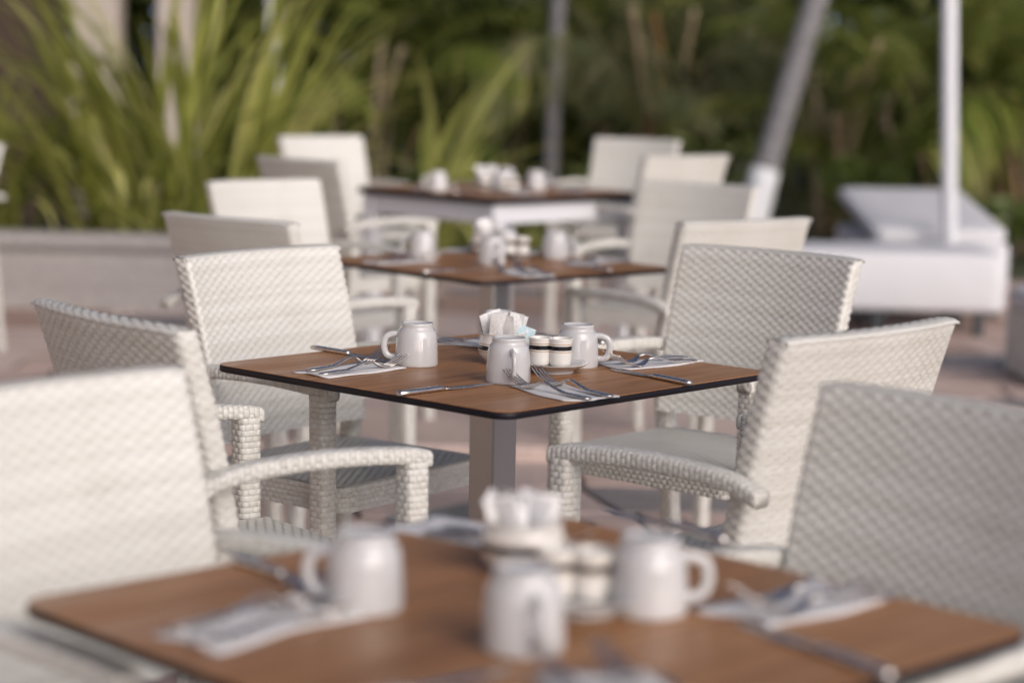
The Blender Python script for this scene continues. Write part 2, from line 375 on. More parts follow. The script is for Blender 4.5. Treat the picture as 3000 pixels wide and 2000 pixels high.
def make_chair():
    ch = obj('armchair', None)
    # backrest: leans back, hollow in plan
    q = RR(2*BW, BTH, .011); H = BZ1 - BZ0
    def yc(x, t): return -.175 - .052*t - .033*t*t + .024*(x/BW)**2
    def Pb(u, v):
        a, c = q(u); t = v/H; wd = .965 + .035*t
        return np.stack([a*wd, yc(a, t) + c, BZ0 + v], -1)
    def top(wv):
        Lt = .056
        def Pt(u, v):
            x = u - BW; th = v/Lt*np.pi; xx = np.clip(np.abs(x)/BW, 0, 1); dr = .003*xx**14
            return np.stack([x, yc(x, 1.0) - (BTH/2+.0015)*np.cos(th), BZ1 - .002 - dr + .007*np.sin(th)], -1)
        weave_strips(wv, Pt, 2*BW, Lt, False, 1, amp=.0005)
        core = MB(); V, U = np.meshgrid(np.linspace(0, Lt, 9), np.linspace(0, 2*BW, 30), indexing='ij')
        core.add(Pt(U.ravel(), V.ravel()) - np.array([0, 0, .0015]), np.array(grid_faces(30, 9))); top.core = core
    bk = member('backrest', Pb, q.L, H, ch, 1, 60, 12, top, True, False)
    obj('top_rail', top.core, bk, M['core'])
    # seat
    qs = RR(.43, .372, .03); sz = .502
    def Ps(u, v):
        a, c = qs(u); return np.stack([a, c - .013, sz - .047 + v], -1)
    def seat_top(wv):
        def Pt(u, v):
            x = u - .211; y = v - .182; return np.stack([x, y - .013, sz + .0030 + .004*np.cos(np.clip(x/.22, -1, 1)*1.57)*np.cos(np.clip(y/.19, -1, 1)*1.57)], -1)
        weave_strips(wv, Pt, .422, .364, False, 1, .014, .0085, .0005)
    member('seat', Ps, qs.L, .047, ch, 1, 40, 3, seat_top)
    for s in (-1, 1):
        P, Lu, Lv = straight((s*.236, .150, 0), (s*.236, .142, .674), .037, .037, .041, .041); member('leg', P, Lu, Lv, ch)
        P, Lu, Lv = straight((s*.208, -.232, 0), (s*.213, -.172, BZ0 + .03), .034, .034, .038, .038); member('leg', P, Lu, Lv, ch)
        # arm: gentle arch, rounded down over the front leg
        qa = RR(.036, .025, .006); La = .40
        def Pa(u, v, s=s):
            a, c = qa(u); t = v/La
            y = -.232 + v; z = .680 + .012*np.sin(np.pi*np.clip(t, 0, 1)) - .004*np.clip((t-.9)/.1, 0, 1)**2 - .014*np.clip((.22-t)/.22, 0, 1)**2
            return np.stack([s*.236 + a, y, z + c], -1)
        def caps(wv, s=s):
            for yy, fl in ((-.232, 1), (.168, -1)):
                zz = .666 if yy < 0 else .676
                def Pc(u, v): return np.stack([s*.236 - .0155 + u, np.full_like(u, yy), zz - .010 + v], -1)
                weave(wv, Pc, .031, .020, False, fl, amp=.0005, flat=True)
        member('arm', Pa, qa.L, La, ch, -1, 24, 18, caps)
    return ch
proto = make_chair()

TABS = {1: (.015, 1.989, -.029), 2: (-.030, 3.681, .044), 3: (-.051, 5.687, -.059), 4: (-.06, 8.30, -.03)}
STEP = {1: 0, 2: 0, 3: 0, 4: .05}
TNAME = {1: 'last table, farthest from the plants', 2: 'third table from the plants', 3: 'second table from the plants', 4: 'white-framed table by the plants'}
SIDE = {'BL': 'planter side, back to the plants', 'BR': 'daybed side, back to the plants', 'FL': 'planter side, facing the plants', 'FR': 'daybed side, facing the plants'}
CHAIRS = {'1BL': (-.350, 2.235, -2.213), '1BR': (.337, 2.21, 2.247), '2BL': (-.312, 4.029, -2.206), '2BR': (.375, 4.222, 2.408), '2FL': (-.405, 3.227, -.89), '2FR': (.352, 3.261, .807),
          '3BL': (-.630, 6.541, -2.36), '3FL': (-.535, 5.249, -.682), '3BR': (.472, 6.837, 2.524), '3FR': (.440, 5.538, .648),
          '4BL': (-.72, 9.25, -2.456), '4FL': (-.56, 7.32, -.80), '4BR': (.45, 9.75, 2.62), '4FR': (.50, 8.30, .691)}
first = True
def place_chair(x, y, rz, label, z=0):
    global first
    o = proto if first else copy_tree(proto)
    first = False
    o.location = (x, y, z); o.rotation_euler = (0, 0, rz)
    tag(o, label, 'chair', 'white woven armchairs on the terrace'); return o
for k, (x, y, a) in CHAIRS.items():
    place_chair(x, y, a, 'woven armchair, ' + SIDE[k[1:]] + ', ' + TNAME[int(k[0])], STEP[int(k[0])])
place_chair(-2.52, 9.05, 2.38, 'lone white woven armchair in front of the planter, away from the tables')

# ------------------------------------------------------------------ tables
def make_pedestal_table():
    tb = obj('dining_table', None); S, r = .70, .035
    e = MB(); e.add(*slab(S, S, r, TH - .0125, TH - .0012, .002, 8)); obj('edge', e, tb, M['black'])
    w_ = MB(); w_.add(*slab(S - .003, S - .003, r - .0015, TH - .0014, TH, .0004, 8)); obj('tabletop', w_.mesh('tabletop', False), tb, M['wood'])
    c = MB(); c.add(*box(-.030, .030, -.030, .030, .03, TH - .03, .004)); obj('column', c.mesh('column', False), tb, M['steel'])
    p = MB(); p.add(*slab(.24, .24, .01, TH - .031, TH - .0135, .002)); obj('mounting_plate', p.mesh('mounting_plate', False), tb, M['black'])
    bs = MB(); bs.add(*slab(.43, .43, .03, .012, .034, .006)); obj('base', bs.mesh('base', False), tb, M['steel'])
    for sx in (-1, 1):
        for sy in (-1, 1):
            ft = MB(); ft.add(*lathe([(0, .001), (.022, .001), (.024, .006), (.02, .014), (0, .014)], 14)); obj('foot', ft, tb, M['foot'], (sx*.17, sy*.17, 0))
    return tb
tp = make_pedestal_table(); tabs = {}
for i in (1, 2, 3):
    o = tp if i == 1 else copy_tree(tp); x, y, a = TABS[i]
    o.location = (x, y, 0); o.rotation_euler = (0, 0, R(45) + a); tabs[i] = o
    tag(o, {1: 'square wooden pedestal table with black edge, last of the row, farthest from the plants',
            2: 'square wooden pedestal table with black edge, third table from the plants',
            3: 'square wooden pedestal table with black edge, second table from the plants'}[i], 'table', 'wooden café tables in a row')
tb = obj('dining_table', None); S4 = .80
e = MB(); e.add(*slab(S4, S4, .02, TH - .026, TH - .0012, .002, 6)); obj('edge', e, tb, M['black'])
e = MB(); e.add(*slab(S4-.003, S4-.003, .0185, TH - .0014, TH, .0004, 6)); obj('tabletop', e.mesh('tabletop', False), tb, M['wood'])
for k in range(4):
    e = MB(); e.add(*box(-S4/2+.075, S4/2-.075, S4/2-.055, S4/2-.025, TH-.10, TH-.0275, .003)); obj('apron', e.mesh('apron', False), tb, M['white'], None, (0, 0, R(90*k)))
    e = MB(); e.add(*box(S4/2-.075, S4/2-.02, S4/2-.075, S4/2-.02, .0, TH-.0275, .004)); obj('leg', e.mesh('leg', False), tb, M['white'], None, (0, 0, R(90*k)))
x, y, a = TABS[4]; tb.location = (x, y, STEP[4]); tb.rotation_euler = (0, 0, R(45) + a); tabs[4] = tb
tag(tb, 'square wooden table with white apron and legs, by the plants', 'table', 'wooden café tables in a row')

# ------------------------------------------------------------------ tableware prototypes (base at local z = 0)
def make_mug():
    g = obj('mug', None); mb = MB()
    outer = smooth_prof([(.0392, .0005), (.0402, .004), (.0400, .020), (.0388, .040), (.0372, .056), (.0348, .0645), (.0318, .0690), (.0303, .0725), (.0304, .0775), (.0300, .0800)], 4)
    foot = [(.0285, .0806), (.0268, .0800), (.0262, .0775), (.015, .0768), (.0002, .0766)]
    inner = [(.0002, .070), (.022, .069), (.034, .060), (.0365, .030), (.0372, .002)]
    mb.add(*lathe(np.vstack([outer, foot]), 48)); mb.add(*lathe(np.vstack([inner, outer[:1]]), 48)); obj('body', mb, g, M['porcelain'])
    pth = smooth_prof([(.034, 0, .0590), (.045, 0, .0585), (.0560, 0, .0540), (.0610, 0, .0430), (.0605, 0, .0300), (.0560, 0, .0200), (.0480, 0, .0155), (.0385, 0, .0160)], 4)
    hb = MB(); hb.add(*tube(pth, .0062, .0046, 12, (0, 1, 0))); obj('handle', hb, g, M['porcelain'])
    return g
def make_bowl():
    g = obj('sugar_bowl', None); mb = MB()
    pr = smooth_prof([(.026, 0), (.030, .003), (.040, .012), (.0445, .024), (.0440, .036), (.0412, .046), (.0408, .052), (.0420, .0555)], 4)
    inn = [(.0405, .0560), (.0392, .054), (.0400, .044), (.0415, .030), (.036, .012), (.0002, .008)]
    mb.add(*lathe(np.vstack([[(.0002, .001)], pr, inn]), 44)); obj('bowl', mb, g, M['bowl']); return g
def make_cup():
    g = obj('egg_cup', None); mb = MB()
    pr = [(.0002, .0004), (.0155, .0), (.0180, .0015), (.0192, .006), (.0200, .014), (.0206, .028), (.0212, .040), (.0216, .0465), (.0222, .0480), (.0214, .0488), (.0203, .0478), (.0196, .040), (.0180, .012), (.0002, .008)]
    mb.add(*lathe(pr, 36)); obj('body', mb, g, M['cup']); return g
def make_saucer():
    g = obj('saucer', None); mb = MB()
    mb.add(*lathe(smooth_prof([(.0002, .004), (.028, .003), (.032, .0), (.034, .001), (.035, .005), (.048, .0105), (.0585, .0160), (.0600, .0175), (.0590, .0182), (.047, .0135), (.034, .0095), (.0002, .009)], 3), 48)); obj('dish', mb, g, M['porcelain']); return g
def loft(st, thick, mb, n=None):
    """stations (x, halfwidth, z, crown): a bent strip of metal with rounded edges"""
    v = []
    for x, hw, z, cr in st:
        t_ = thick/2
        for yy, zz in ((-hw, 0), (-hw*.8, t_ + cr*.5), (0, t_ + cr), (hw*.8, t_ + cr*.5), (hw, 0), (hw*.8, -t_ + cr*.4), (0, -t_ + cr*.8), (-hw*.8, -t_ + cr*.4)): v.append((x, yy, z + zz))
    m_ = len(st); f = grid_faces(8, m_, True) + [tuple(range(8))[::-1], tuple(range((m_-1)*8, m_*8))]
    mb.add(v, np.array(f, dtype=object))
def make_fork():
    g = obj('fork', None); h = MB()
    zz = lambda x: .0022 + .0125*math.exp(-((x-.108)/.030)**2)
    st = [(0, .0030, .0020, 0), (.004, .0085, .0022, .0006), (.012, .0105, .0022, .0010), (.03, .0092, .0030, .0010), (.06, .0060, zz(.06), .0008), (.085, .0040, zz(.085), .0006), (.105, .0034, zz(.105), .0005), (.122, .0038, zz(.122), .0004)]
    loft(st, .0026, h); obj('handle', h, g, M['cutlery'])
    hd = MB()
    loft([(.120, .0036, zz(.12), .0003), (.128, .0075, .0072, 0), (.136, .0108, .0040, -.0006), (.146, .0122, .0026, -.0008), (.152, .0122, .0030, -.0004)], .0020, hd)
    for k in range(4):
        y = (k - 1.5)*.0066; v = MB()
        st = [(.150, .0020, .0028, 0), (.165, .0018, .0062, 0), (.180, .0016, .0125, 0), (.194, .0013, .0210, 0), (.2005, .0007, .0255, 0)]
        loft(st, .0019, v); hd.add(np.concatenate(v.v) + np.array([0, y, 0]), np.array(v.f, dtype=object))
    obj('tines', hd, g, M['cutlery']); return g
def make_knife():
    g = obj('knife', None); h = MB()
    st = [(0, .0035, .0045, .0004), (.003, .0078, .0050, .0010), (.02, .0088, .0050, .0012), (.06, .0078, .0048, .0012), (.088, .0066, .0045, .0010), (.094, .0078, .0045, .0010), (.097, .0060, .0045, .0006), (.103, .0045, .0042, .0004)]
    loft(st, .0066, h); obj('handle', h, g, M['cutlery'])
    bl = MB(); loft([(.100, .0045, .0042, 0), (.108, .0070, .0034, 0), (.125, .0092, .0026, 0), (.165, .0102, .0018, 0), (.195, .0098, .0014, 0), (.212, .0070, .0012, 0), (.219, .0025, .0012, 0)], .0018, bl); obj('blade', bl, g, M['cutlery']); return g
def napkin_mesh(seed, L=.185, W=.095):
    r_ = random.Random(seed); nx, ny = 18, 9; mb = MB(); ph = [r_.uniform(0, 6.28) for _ in range(4)]
    v = []
    for j in range(ny):
        for i in range(nx):
            a, c = i/(nx-1) - .5, j/(ny-1) - .5
            edge = max(abs(a)*2, abs(c)*2)**5
            z = .0019 + .0006*math.sin(8*a + ph[0] + 3*c) + .0006*math.sin(17*c + ph[1]) + edge*.0020*(.5 + .5*math.sin(9*a + 7*c + ph[2]))
            v.append((a*L*(1 + .05*math.sin(3*c + ph[3])) + .006*math.sin(6*c + ph[3]), c*W*(1 + .08*math.sin(4*a + ph[1])) + .005*math.sin(5*a + ph[0]), z))
    f = grid_faces(nx, ny); mb.add(v, np.array(f))
    lo = np.array(v); lo[:, 2] = .0003 + (lo[:, 2] - .0019)*.6; lo[:, 2] = np.maximum(lo[:, 2], .0002); mb.add(lo, np.array(f)[:, ::-1])
    ring = [i for i in range(nx)] + [j*nx + nx - 1 for j in range(1, ny)] + [(ny-1)*nx + i for i in range(nx-2, -1, -1)] + [j*nx for j in range(ny-2, 0, -1)]
    N_ = nx*ny; mb.f += [(ring[(k+1) % len(ring)], ring[k], ring[k] + N_, ring[(k+1) % len(ring)] + N_) for k in range(len(ring))]
    return mb.mesh('napkin')
def packet_mesh(seed):
    r_ = random.Random(seed); nx, ny = 7, 11; w_, h_ = .036, .064; mb = MB(); bend = r_.uniform(-.010, .010); tw = r_.uniform(-.5, .5)
    for sd in (1, -1):
        v = []
        for j in range(ny):
            for i in range(nx):
                a, c = i/(nx-1)*2 - 1, j/(ny-1)*2 - 1
                th = .0042*max(0, (1 - abs(a)**3))*max(0, 1 - (abs(c)/.86)**4) + .0002
                cr = .0010*math.sin(a*14 + seed)*(abs(c) > .8)
                x = a*w_/2*(1 - .03*abs(c)); y = sd*th + bend*c*c + .004*math.sin(tw*3*a)*c + cr; z = (c + 1)*h_/2
                v.append((x*math.cos(tw*c*.3) - y*math.sin(tw*c*.3), x*math.sin(tw*c*.3) + y*math.cos(tw*c*.3), z))
        f = np.array(grid_faces(nx, ny)); mb.add(v, f if sd < 0 else f[:, ::-1])
    return mb.mesh('sugar_packet')
def small(o, k):
    o.scale = (k, k, k); return o
PROTO = dict(mug=small(make_mug(), .94), bowl=make_bowl(), cup=make_cup(), saucer=make_saucer(), fork=make_fork(), knife=make_knife())
NAP = [napkin_mesh(s) for s in range(5)]
for q in NAP: q.materials.append(M['napkin'])
PKW = [packet_mesh(s) for s in range(3)]; PKG = [packet_mesh(s + 10) for s in range(3)]; PKB = packet_mesh(30)
for q in PKW: q.materials.append(M['packet_white'])
for q in PKG: q.materials.append(M['packet_grey'])
PKB.materials.append(M['packet_blue'])
used = set()
def put(kind, p, rz, label, cat, group):
    if kind in used: o = copy_tree(PROTO[kind])
    else: o = PROTO[kind]; used.add(kind)
    o.location = p; o.rotation_euler = (0, 0, rz); return tag(o, label, cat, group)
def heading(a, c): return math.atan2(c.y - a.y, c.x - a.x)
TS = {1: 'on the last table, farthest from the plants', 2: 'on the third table from the plants', 3: 'on the second table from the plants', 4: 'on the white-framed table'}

# layout of the third table, read off the photograph on its top surface
c2 = Vector((TABS[2][0], TABS[2][1], TH))
LAY = dict(
  mugs=[(at(1220, 1069), R(182), 'handle towards the planter'), (at(1488, 1118), R(-80), 'handle away from the plants'),
        (at(1690, 1073), R(-4), 'handle towards the daybed'), (at(1463, 1030), R(100), 'behind the sugar bowl')],
  bowl=(lambda q: Vector((q.x, q.y, TH)))(at(1475, 972, TH + .056)), saucer=at(1624, 1090), cups=[at(1583, 1083), at(1640, 1086)],
  naps=[(at(1030, 1086), heading(at(920, 1098), at(1140, 1072)), 'planter side, facing the plants'),
        (at(1640, 1150), heading(at(1745, 1178), at(1530, 1122)), 'daybed side, facing the plants'),
        (at(1902, 1065), heading(at(2015, 1053), at(1800, 1075)), 'daybed side, back to the plants'),
        (at(1325, 1003), heading(at(1275, 999), at(1400, 1010)), 'planter side, back to the plants')],
  forks=[(at(903, 1093), at(1092, 1065)), (at(938, 1104), at(1165, 1077)),
         (at(1727, 1177), at(1520, 1137)), (at(1792, 1170), at(1560, 1120)),
         (at(2010, 1052), at(1835, 1070)), (at(2040, 1062), at(1880, 1078)),
         (at(1285, 998), at(1385, 1008)), (at(1255, 1003), at(1360, 1014))],
  knives=[(at(914, 1024), at(1174, 1066)), (at(1166, 1162), at(1453, 1124)), (at(2023, 1131), at(1750, 1074)), (at(1770, 1012), at(1640, 990))])
OVR = {1: dict(mugs=[at(1069, 1780), at(1533, 1898), at(1900, 1790), None], bowl=at(1531, 1672), saucer=at(1705, 1790)),
       3: dict(mugs=[at(1237, 757), at(1440, 775), at(1626, 757), None], bowl=at(1425, 745)),
       4: dict(mugs=[at(1282, 560, TH+.05), None, at(1569, 556, TH+.05), None], bowl=at(1428, 560, TH+.05))}
for i in (2, 1, 3, 4):
    cx = Vector((TABS[i][0], TABS[i][1], TH + STEP[i])); da = TABS[i][2] - TABS[2][2]; rot = Matrix.Rotation(da, 4, 'Z'); jr = random.Random(40 + i)
    def tr(p, j=.012):
        if i == 2: return p.copy()
        q = cx + rot @ (p - c2); q.x += jr.uniform(-j, j); q.y += jr.uniform(-j, j); return q
    def tp2(a, c):
        if i == 2: return a.copy(), c.copy()
        dx = Vector((jr.uniform(-.012, .012), jr.uniform(-.012, .012), 0)); return cx + rot @ (a - c2) + dx, cx + rot @ (c - c2) + dx*.4
    ov = OVR.get(i, {})
    for k, (p, rz, wh) in enumerate(LAY['mugs']):
        if i == 1 and k == 3: continue
        q = tr(p)
        if ov.get('mugs') and ov['mugs'][k] is not None: q = ov['mugs'][k]
        put('mug', q, rz + (0 if i == 2 else jr.uniform(-.3, .3)), 'upturned white mug, ' + wh + ', ' + TS[i], 'mug', 'upturned white mugs')
    bp = tr(LAY['bowl']) if 'bowl' not in ov else ov['bowl']
    put('bowl', bp, jr.uniform(0, 6), 'white black-banded bowl of sugar packets, ' + TS[i], 'bowl', 'sugar bowls')
    sp = tr(LAY['saucer'], 0) if 'bowl' not in ov else ov.get('saucer', bp + (LAY['saucer'] - LAY['bowl']))
    put('saucer', sp, 0, 'small white saucer under two striped cups, ' + TS[i], 'saucer', 'saucers')
    for k, p in enumerate(LAY['cups']):
        put('cup', sp + (p - LAY['saucer']) + Vector((0, 0, .0092)), 0, 'black-banded cup nearer the ' + ('planter', 'daybeds')[k] + ', ' + TS[i], 'cup', 'striped cups on the saucer ' + TS[i])
    for k in range(11):
        a = 2*math.pi*k/11*1.0 + jr.uniform(-.2, .2); rad = .012 + .013*(k % 3)/2
        blue = (k == 10 and i in (2, 3))
        if i == 1 and k > 7: continue
        me = PKB if blue else (PKW[k % 3] if (k % 5 in (1, 3) or i in (1, 4)) else PKG[k % 3])
        o = obj('sugar_packet', me, None, None, bp + Vector((rad*math.cos(a), rad*math.sin(a), rad*.2 + (.020 if i != 1 else .009) + jr.uniform(0, .014 if i != 1 else .006))),
                (R(jr.uniform(-8, 8)) - (.22 if i != 1 else .10)*math.sin(a), (.26 if i != 1 else .12)*math.cos(a) + R(jr.uniform(-7, 7)), R(jr.uniform(-70, 70))))
        if blue: o.location = bp + Vector((.020, .004, .006)); o.rotation_euler = (.1, .34, .2)
        tag(o, ('pale blue sugar packet' if blue else 'plain white sugar packet' if me in PKW else 'grey printed sugar packet') + ' in the bowl ' + TS[i], 'sugar packet', 'sugar packets in the bowl ' + TS[i])
    for k, (p, rz, wh) in enumerate(LAY['naps']):
        q = tr(p)
        o = obj('paper_napkin', NAP[(k + i) % 5], None, None, q + Vector((0, 0, .0002)), (0, 0, rz + (0 if i == 2 else da + jr.uniform(-.16, .16))))
        tag(o, 'white paper napkin under two forks, ' + wh.split(',')[0] + ', ' + wh.split(', ')[1] + ', ' + TS[i].replace('on the ', '').replace(', farthest from the plants', '').replace(' from the plants', ''), 'napkin', 'paper napkins')
    for k, (a, c) in enumerate(LAY['forks']):
        if k % 2 == 0: pj = Vector((jr.uniform(-.012, .012), jr.uniform(-.012, .012), 0)) if i != 2 else Vector((0, 0, 0))
        a, c = (a, c) if i == 2 else (cx + rot @ (a - c2) + pj, cx + rot @ (c - c2) + pj*.5)
        wh = LAY['naps'][k//2][2]; io = 'outer' if k in (1, 2, 4, 6) else 'inner'
        put('fork', a + Vector((0, 0, .0030)), heading(a, c), io + ' steel fork, ' + wh + ', ' + TS[i].replace('on the ', ''), 'fork', 'forks, ' + wh + ', ' + TS[i])
    for k, (a, c) in enumerate(LAY['knives']):
        a, c = tp2(a, c); wh = ('planter side, back to the plants', 'planter side, facing the plants', 'daybed side, facing the plants', 'daybed side, back to the plants')[k]
        put('knife', a, heading(a, c), 'steel table knife, ' + wh + ', ' + TS[i].replace('on the ', ''), 'knife', 'table knives')

# ------------------------------------------------------------------ planter with strap-leaved plants
PY = 10.70
pl = obj('planter', None)
e = MB(); e.add(*box(-7.5, -1.12, PY, PY + .16, -.012, .30, .01)); obj('wall', e.mesh('wall', False), pl, M['plaster'])
e = MB(); e.add(*box(-7.55, -1.08, PY - .035, PY + .22, .30, .385, .02)); obj('coping', e.mesh('coping', False), pl, M['plaster'])
e = MB(); e.add(*box(-1.28, -1.12, PY + .165, PY + 1.75, -.012, .298, .01)); obj('wall', e.mesh('wall', False), pl, M['plaster'])
e = MB(); e.add(*box(-1.33, -1.08, PY + .225, PY + 1.8, .302, .383, .02)); obj('coping', e.mesh('coping', False), pl, M['plaster'])
e = MB(); e.add(*box(-7.45, -1.285, PY + .165, PY + 1.75, -.012, .31, .01)); obj('soil', e.mesh('soil', False), pl, M['soil'])
tag(pl, 'low grey-white plastered planter wall holding strap-leaved plants', 'planter')
def strap_mesh(L, w, lean, arch, tip):
    """one strap leaf growing up from the origin and leaning to +x, folded along its midrib"""
    n = 13; v = []; x = z = 0.0; a = R(90 - lean); ds = L/(n-1)
    for i in range(n):
        t = i/(n-1); hw = w/2*min(1, .55 + 2.2*t)*(1 - max(0, (t - tip)/(1 - tip))**1.6) + .0015
        nx, nz = -math.sin(a), math.cos(a)
        v += [(x + nx*hw*.35, -hw, z + nz*hw*.35), (x, 0, z), (x + nx*hw*.35, hw, z + nz*hw*.35)]
        a -= R(arch)*(0.25 + 1.6*t*t)/(n-1)*1.2; x += ds*math.cos(a); z += ds*math.sin(a)
    f = grid_faces(3, n); mb = MB(); mb.add(v, np.array(f)); return mb.mesh('leaf')
STRAPS = [strap_mesh(*q) for q in ((1.45, .046, 8, 26, .5), (1.55, .048, 17, 60, .5), (1.40, .045, 27, 84, .5), (1.25, .048, 32, 116, .55), (1.10, .043, 42, 138, .55), (1.6, .040, 13, 38, .45), (.85, .044, 50, 70, .55))]
for q in STRAPS: q.materials.append(M['strap'])
def strap_plant(x, y, z, n, label, seed, kinds, az=None, sc_=(.8, 1.15), spread=.16):
    r_ = random.Random(seed); g = obj('strap_leaf_plant', None, None, None, (x, y, z))
    for k in range(n):
        o = obj('leaf', STRAPS[r_.choice(kinds)], g, None, (r_.uniform(-spread, spread), r_.uniform(-spread, spread)*.7, -.02), (R(r_.uniform(-6, 6)), 0, r_.uniform(0, 2*math.pi) if az is None else R(r_.uniform(*az))))
        s = r_.uniform(*sc_); o.scale = (s, s*r_.uniform(.8, 1.2), s)
    return tag(g, label, 'plant', 'strap-leaved plants')
SO = .30
strap_plant(-2.15, PY + .55, SO, 40, 'strap-leaved plant in the planter, leaning towards the brown building', 1, [1, 2, 2, 3, 3, 5], (110, 250), (.9, 1.25))
strap_plant(-1.85, PY + .75, SO, 46, 'tallest strap-leaved clump in the middle of the planter', 2, [0, 1, 1, 5, 2, 2], None, (.95, 1.3))
strap_plant(-1.48, PY + .8, SO, 40, 'strap-leaved clump at the end of the planter by the white-framed table', 3, [1, 1, 2, 2, 5, 3], (-70, 100), (.85, 1.2))
strap_plant(-2.75, PY + .7, SO, 26, 'strap-leaved clump with drooping lower leaves beside the lone chair', 4, [2, 3, 4, 6, 1], None, (.7, 1.05))
strap_plant(-1.75, PY + .38, SO, 12, 'low sprawling strap-leaved plant at the front of the planter', 5, [4, 6, 3, 6], (150, 330), (.7, 1.0))
strap_plant(-.62, 14.0, -.05, 34, 'arching strap-leaved plant growing in the ground beyond the white-framed table', 6, [2, 3, 3, 4, 1], (-100, 100), (.95, 1.3))
strap_plant(.15, 15.6, -.05, 26, 'small strap-leaved plant in the ground beside the slim palm trunk', 7, [4, 6], None, (.5, .75))

# ------------------------------------------------------------------ daybeds and parasol on the right
def cushion(mb, x0, x1, y0, y1, z0, z1, r=.05, seed=0, k=7):
    """soft block with rounded corners and a slightly uneven surface"""
    rings = []; r_ = random.Random(seed)
    prof = [(r, z0)] + [(r*(1-math.sin(R(a))), z0 + r*(1-math.cos(R(a)))) for a in (30, 60, 90)] + [(0, (z0+z1)/2)] + [(r*(1-math.cos(R(a))), z1 - r*(1-math.sin(R(a)))) for a in (0, 30, 60, 90)] + [(r + .1, z1 + .006)]
    for ins, z in prof:
        p = rr_poly(x1-x0-2*ins, y1-y0-2*ins, max(.09-ins*.5, .02), k); rings.append(np.column_stack([p + np.array([(x0+x1)/2, (y0+y1)/2]), np.full(len(p), z)]))
    n = len(rings[0]); m_ = len(rings); f = grid_faces(n, m_, True) + [tuple(range(n))[::-1], tuple(range((m_-1)*n, m_*n))]
    mb.add(np.concatenate(rings), np.array(f, dtype=object))
def daybed(label, x0, x1, y0, y1, raised, legs):
    g = obj('daybed', None, None, None, (x0, y0, 0)); e = MB(); L, W = x1 - x0, y1 - y0
    cushion(e, 0, L, 0, W, .12, .41 if not raised else .40, .035, 1); obj('cover', e, g, M['cover'])
    for lx in legs:
        for ly in (.06, W - .08):
            e = MB(); e.add(*box(lx-x0-.022, lx-x0+.022, ly-.022, ly+.022, 0, .125, .004)); obj('leg', e.mesh('leg', False), g, M['foot'])
    if raised:
        e = MB(); cushion(e, .01, L-.01, .0, W-.03, 0, .07, .025, 2)
        obj('backrest', e, g, M['cover'], (0, .05, .395), (R(6.5), 0, 0))
    return tag(g, label, 'daybed', 'white covered daybeds')
daybed('white covered daybed lying flat, facing the café tables', 1.12, 2.42, 10.28, 10.92, False, (1.30, 1.79, 2.29))
daybed('white covered daybed with its head end raised, behind the parasol', 1.88, 2.62, 11.10, 12.45, True, (1.96, 2.54))
pr = obj('parasol', None, None, None, (2.285, 11.01, 0), (0, R(-2.6), 0))
e = MB(); e.add(*lathe([(.0002, .0), (.040, .0), (.042, .01), (.042, 2.7), (.03, 2.74), (.0002, 2.75)], 20)); obj('pole', e, pr, M['white'])
e = MB(); e.add(*lathe([(.0002, .001), (.052, .001), (.052, .02), (.055, .03), (.052, .06), (.0425, .07)], 28)); obj('base', e, pr, M['foot'])
e = MB()
prof = [(.05, 1.72), (.10, 1.76), (.13, 1.95), (.12, 2.25), (.085, 2.5), (.045, 2.66)]
a_ = np.linspace(0, 2*np.pi, 48, endpoint=False); vv = []
for r0, z in prof:
    for q in a_: rr_ = r0*(1 + .28*math.cos(8*q)); vv.append((rr_*math.cos(q), rr_*math.sin(q), z))
e.add(vv, np.array(grid_faces(48, len(prof), True))); obj('folded_canopy', e, pr, M['cover'])
tag(pr, 'closed white parasol on a white pole between the daybeds', 'parasol')
# low woven block seat at the right-hand edge
g = obj('block_seat', None, None, None, (2.16, 8.55, 0), (0, 0, R(3)))
q = RR(.62, .55, .03)
def Pq(u, v):
    a, c = q(u); return np.stack([a + .31, c + .275, .02 + v], -1)
core = MB(); V, U = np.meshgrid(np.linspace(0, .27, 4), np.linspace(0, q.L, 40, endpoint=False), indexing='ij')
core.add(Pq(U.ravel(), V.ravel()), np.array(grid_faces(40, 4, True))); bs = obj('base', core, g, M['core'])
wv = MB(); weave(wv, Pq, q.L, .27, True, 1, .02, .012); k_ = obj('weave', wv, bs, M['resin']); k_['kind'] = 'stuff'
e = MB(); cushion(e, -.005, .625, -.005, .555, .285, .38, .03, 3); obj('cushion', e, g, M['cover'])
for px_, py_ in ((.04, .04), (.58, .04), (.04, .51), (.58, .51)):
    e = MB(); e.add(*box(px_-.02, px_+.02, py_-.02, py_+.02, 0, .03, .004)); obj('foot', e.mesh('foot', False), g, M['foot'])
tag(g, 'low woven block seat with a white cushion, near the daybeds', 'seat')

# ------------------------------------------------------------------ building behind the planter, plus an added wing out of view
bd = obj('building', None)
e = MB(); e.add(*box(-11, -3.62, 17.4, 17.8, -.06, 4.6, .01)); obj('wall', e.mesh('wall', False), bd, M['brown_wall'])
e = MB(); e.add(*box(-5.9, -5.5, -4, 9.2, -.06, 2.9, .01)); obj('added_side_wall', e.mesh('added_side_wall', False), bd, M['added_wall'])  # unseen wing added to block the left sky and bounce warm light
e = MB(); e.add(*box(-6.4, -4.9, -4.2, 9.4, 2.91, 3.05, .01)); obj('added_eaves', e.mesh('added_eaves', False), bd, M['added_wall'])  # unseen overhang, added to shut out sky from the upper left
for x0, x1, m_ in ((-3.55, -3.18, 'beige_wall'), (-2.86, -2.60, 'beige_wall')):
    e = MB(); e.add(*box(x0, x1, 16.9, 17.3, -.06, 4.6, .02)); obj('pillar', e.mesh('pillar', False), bd, M[m_])
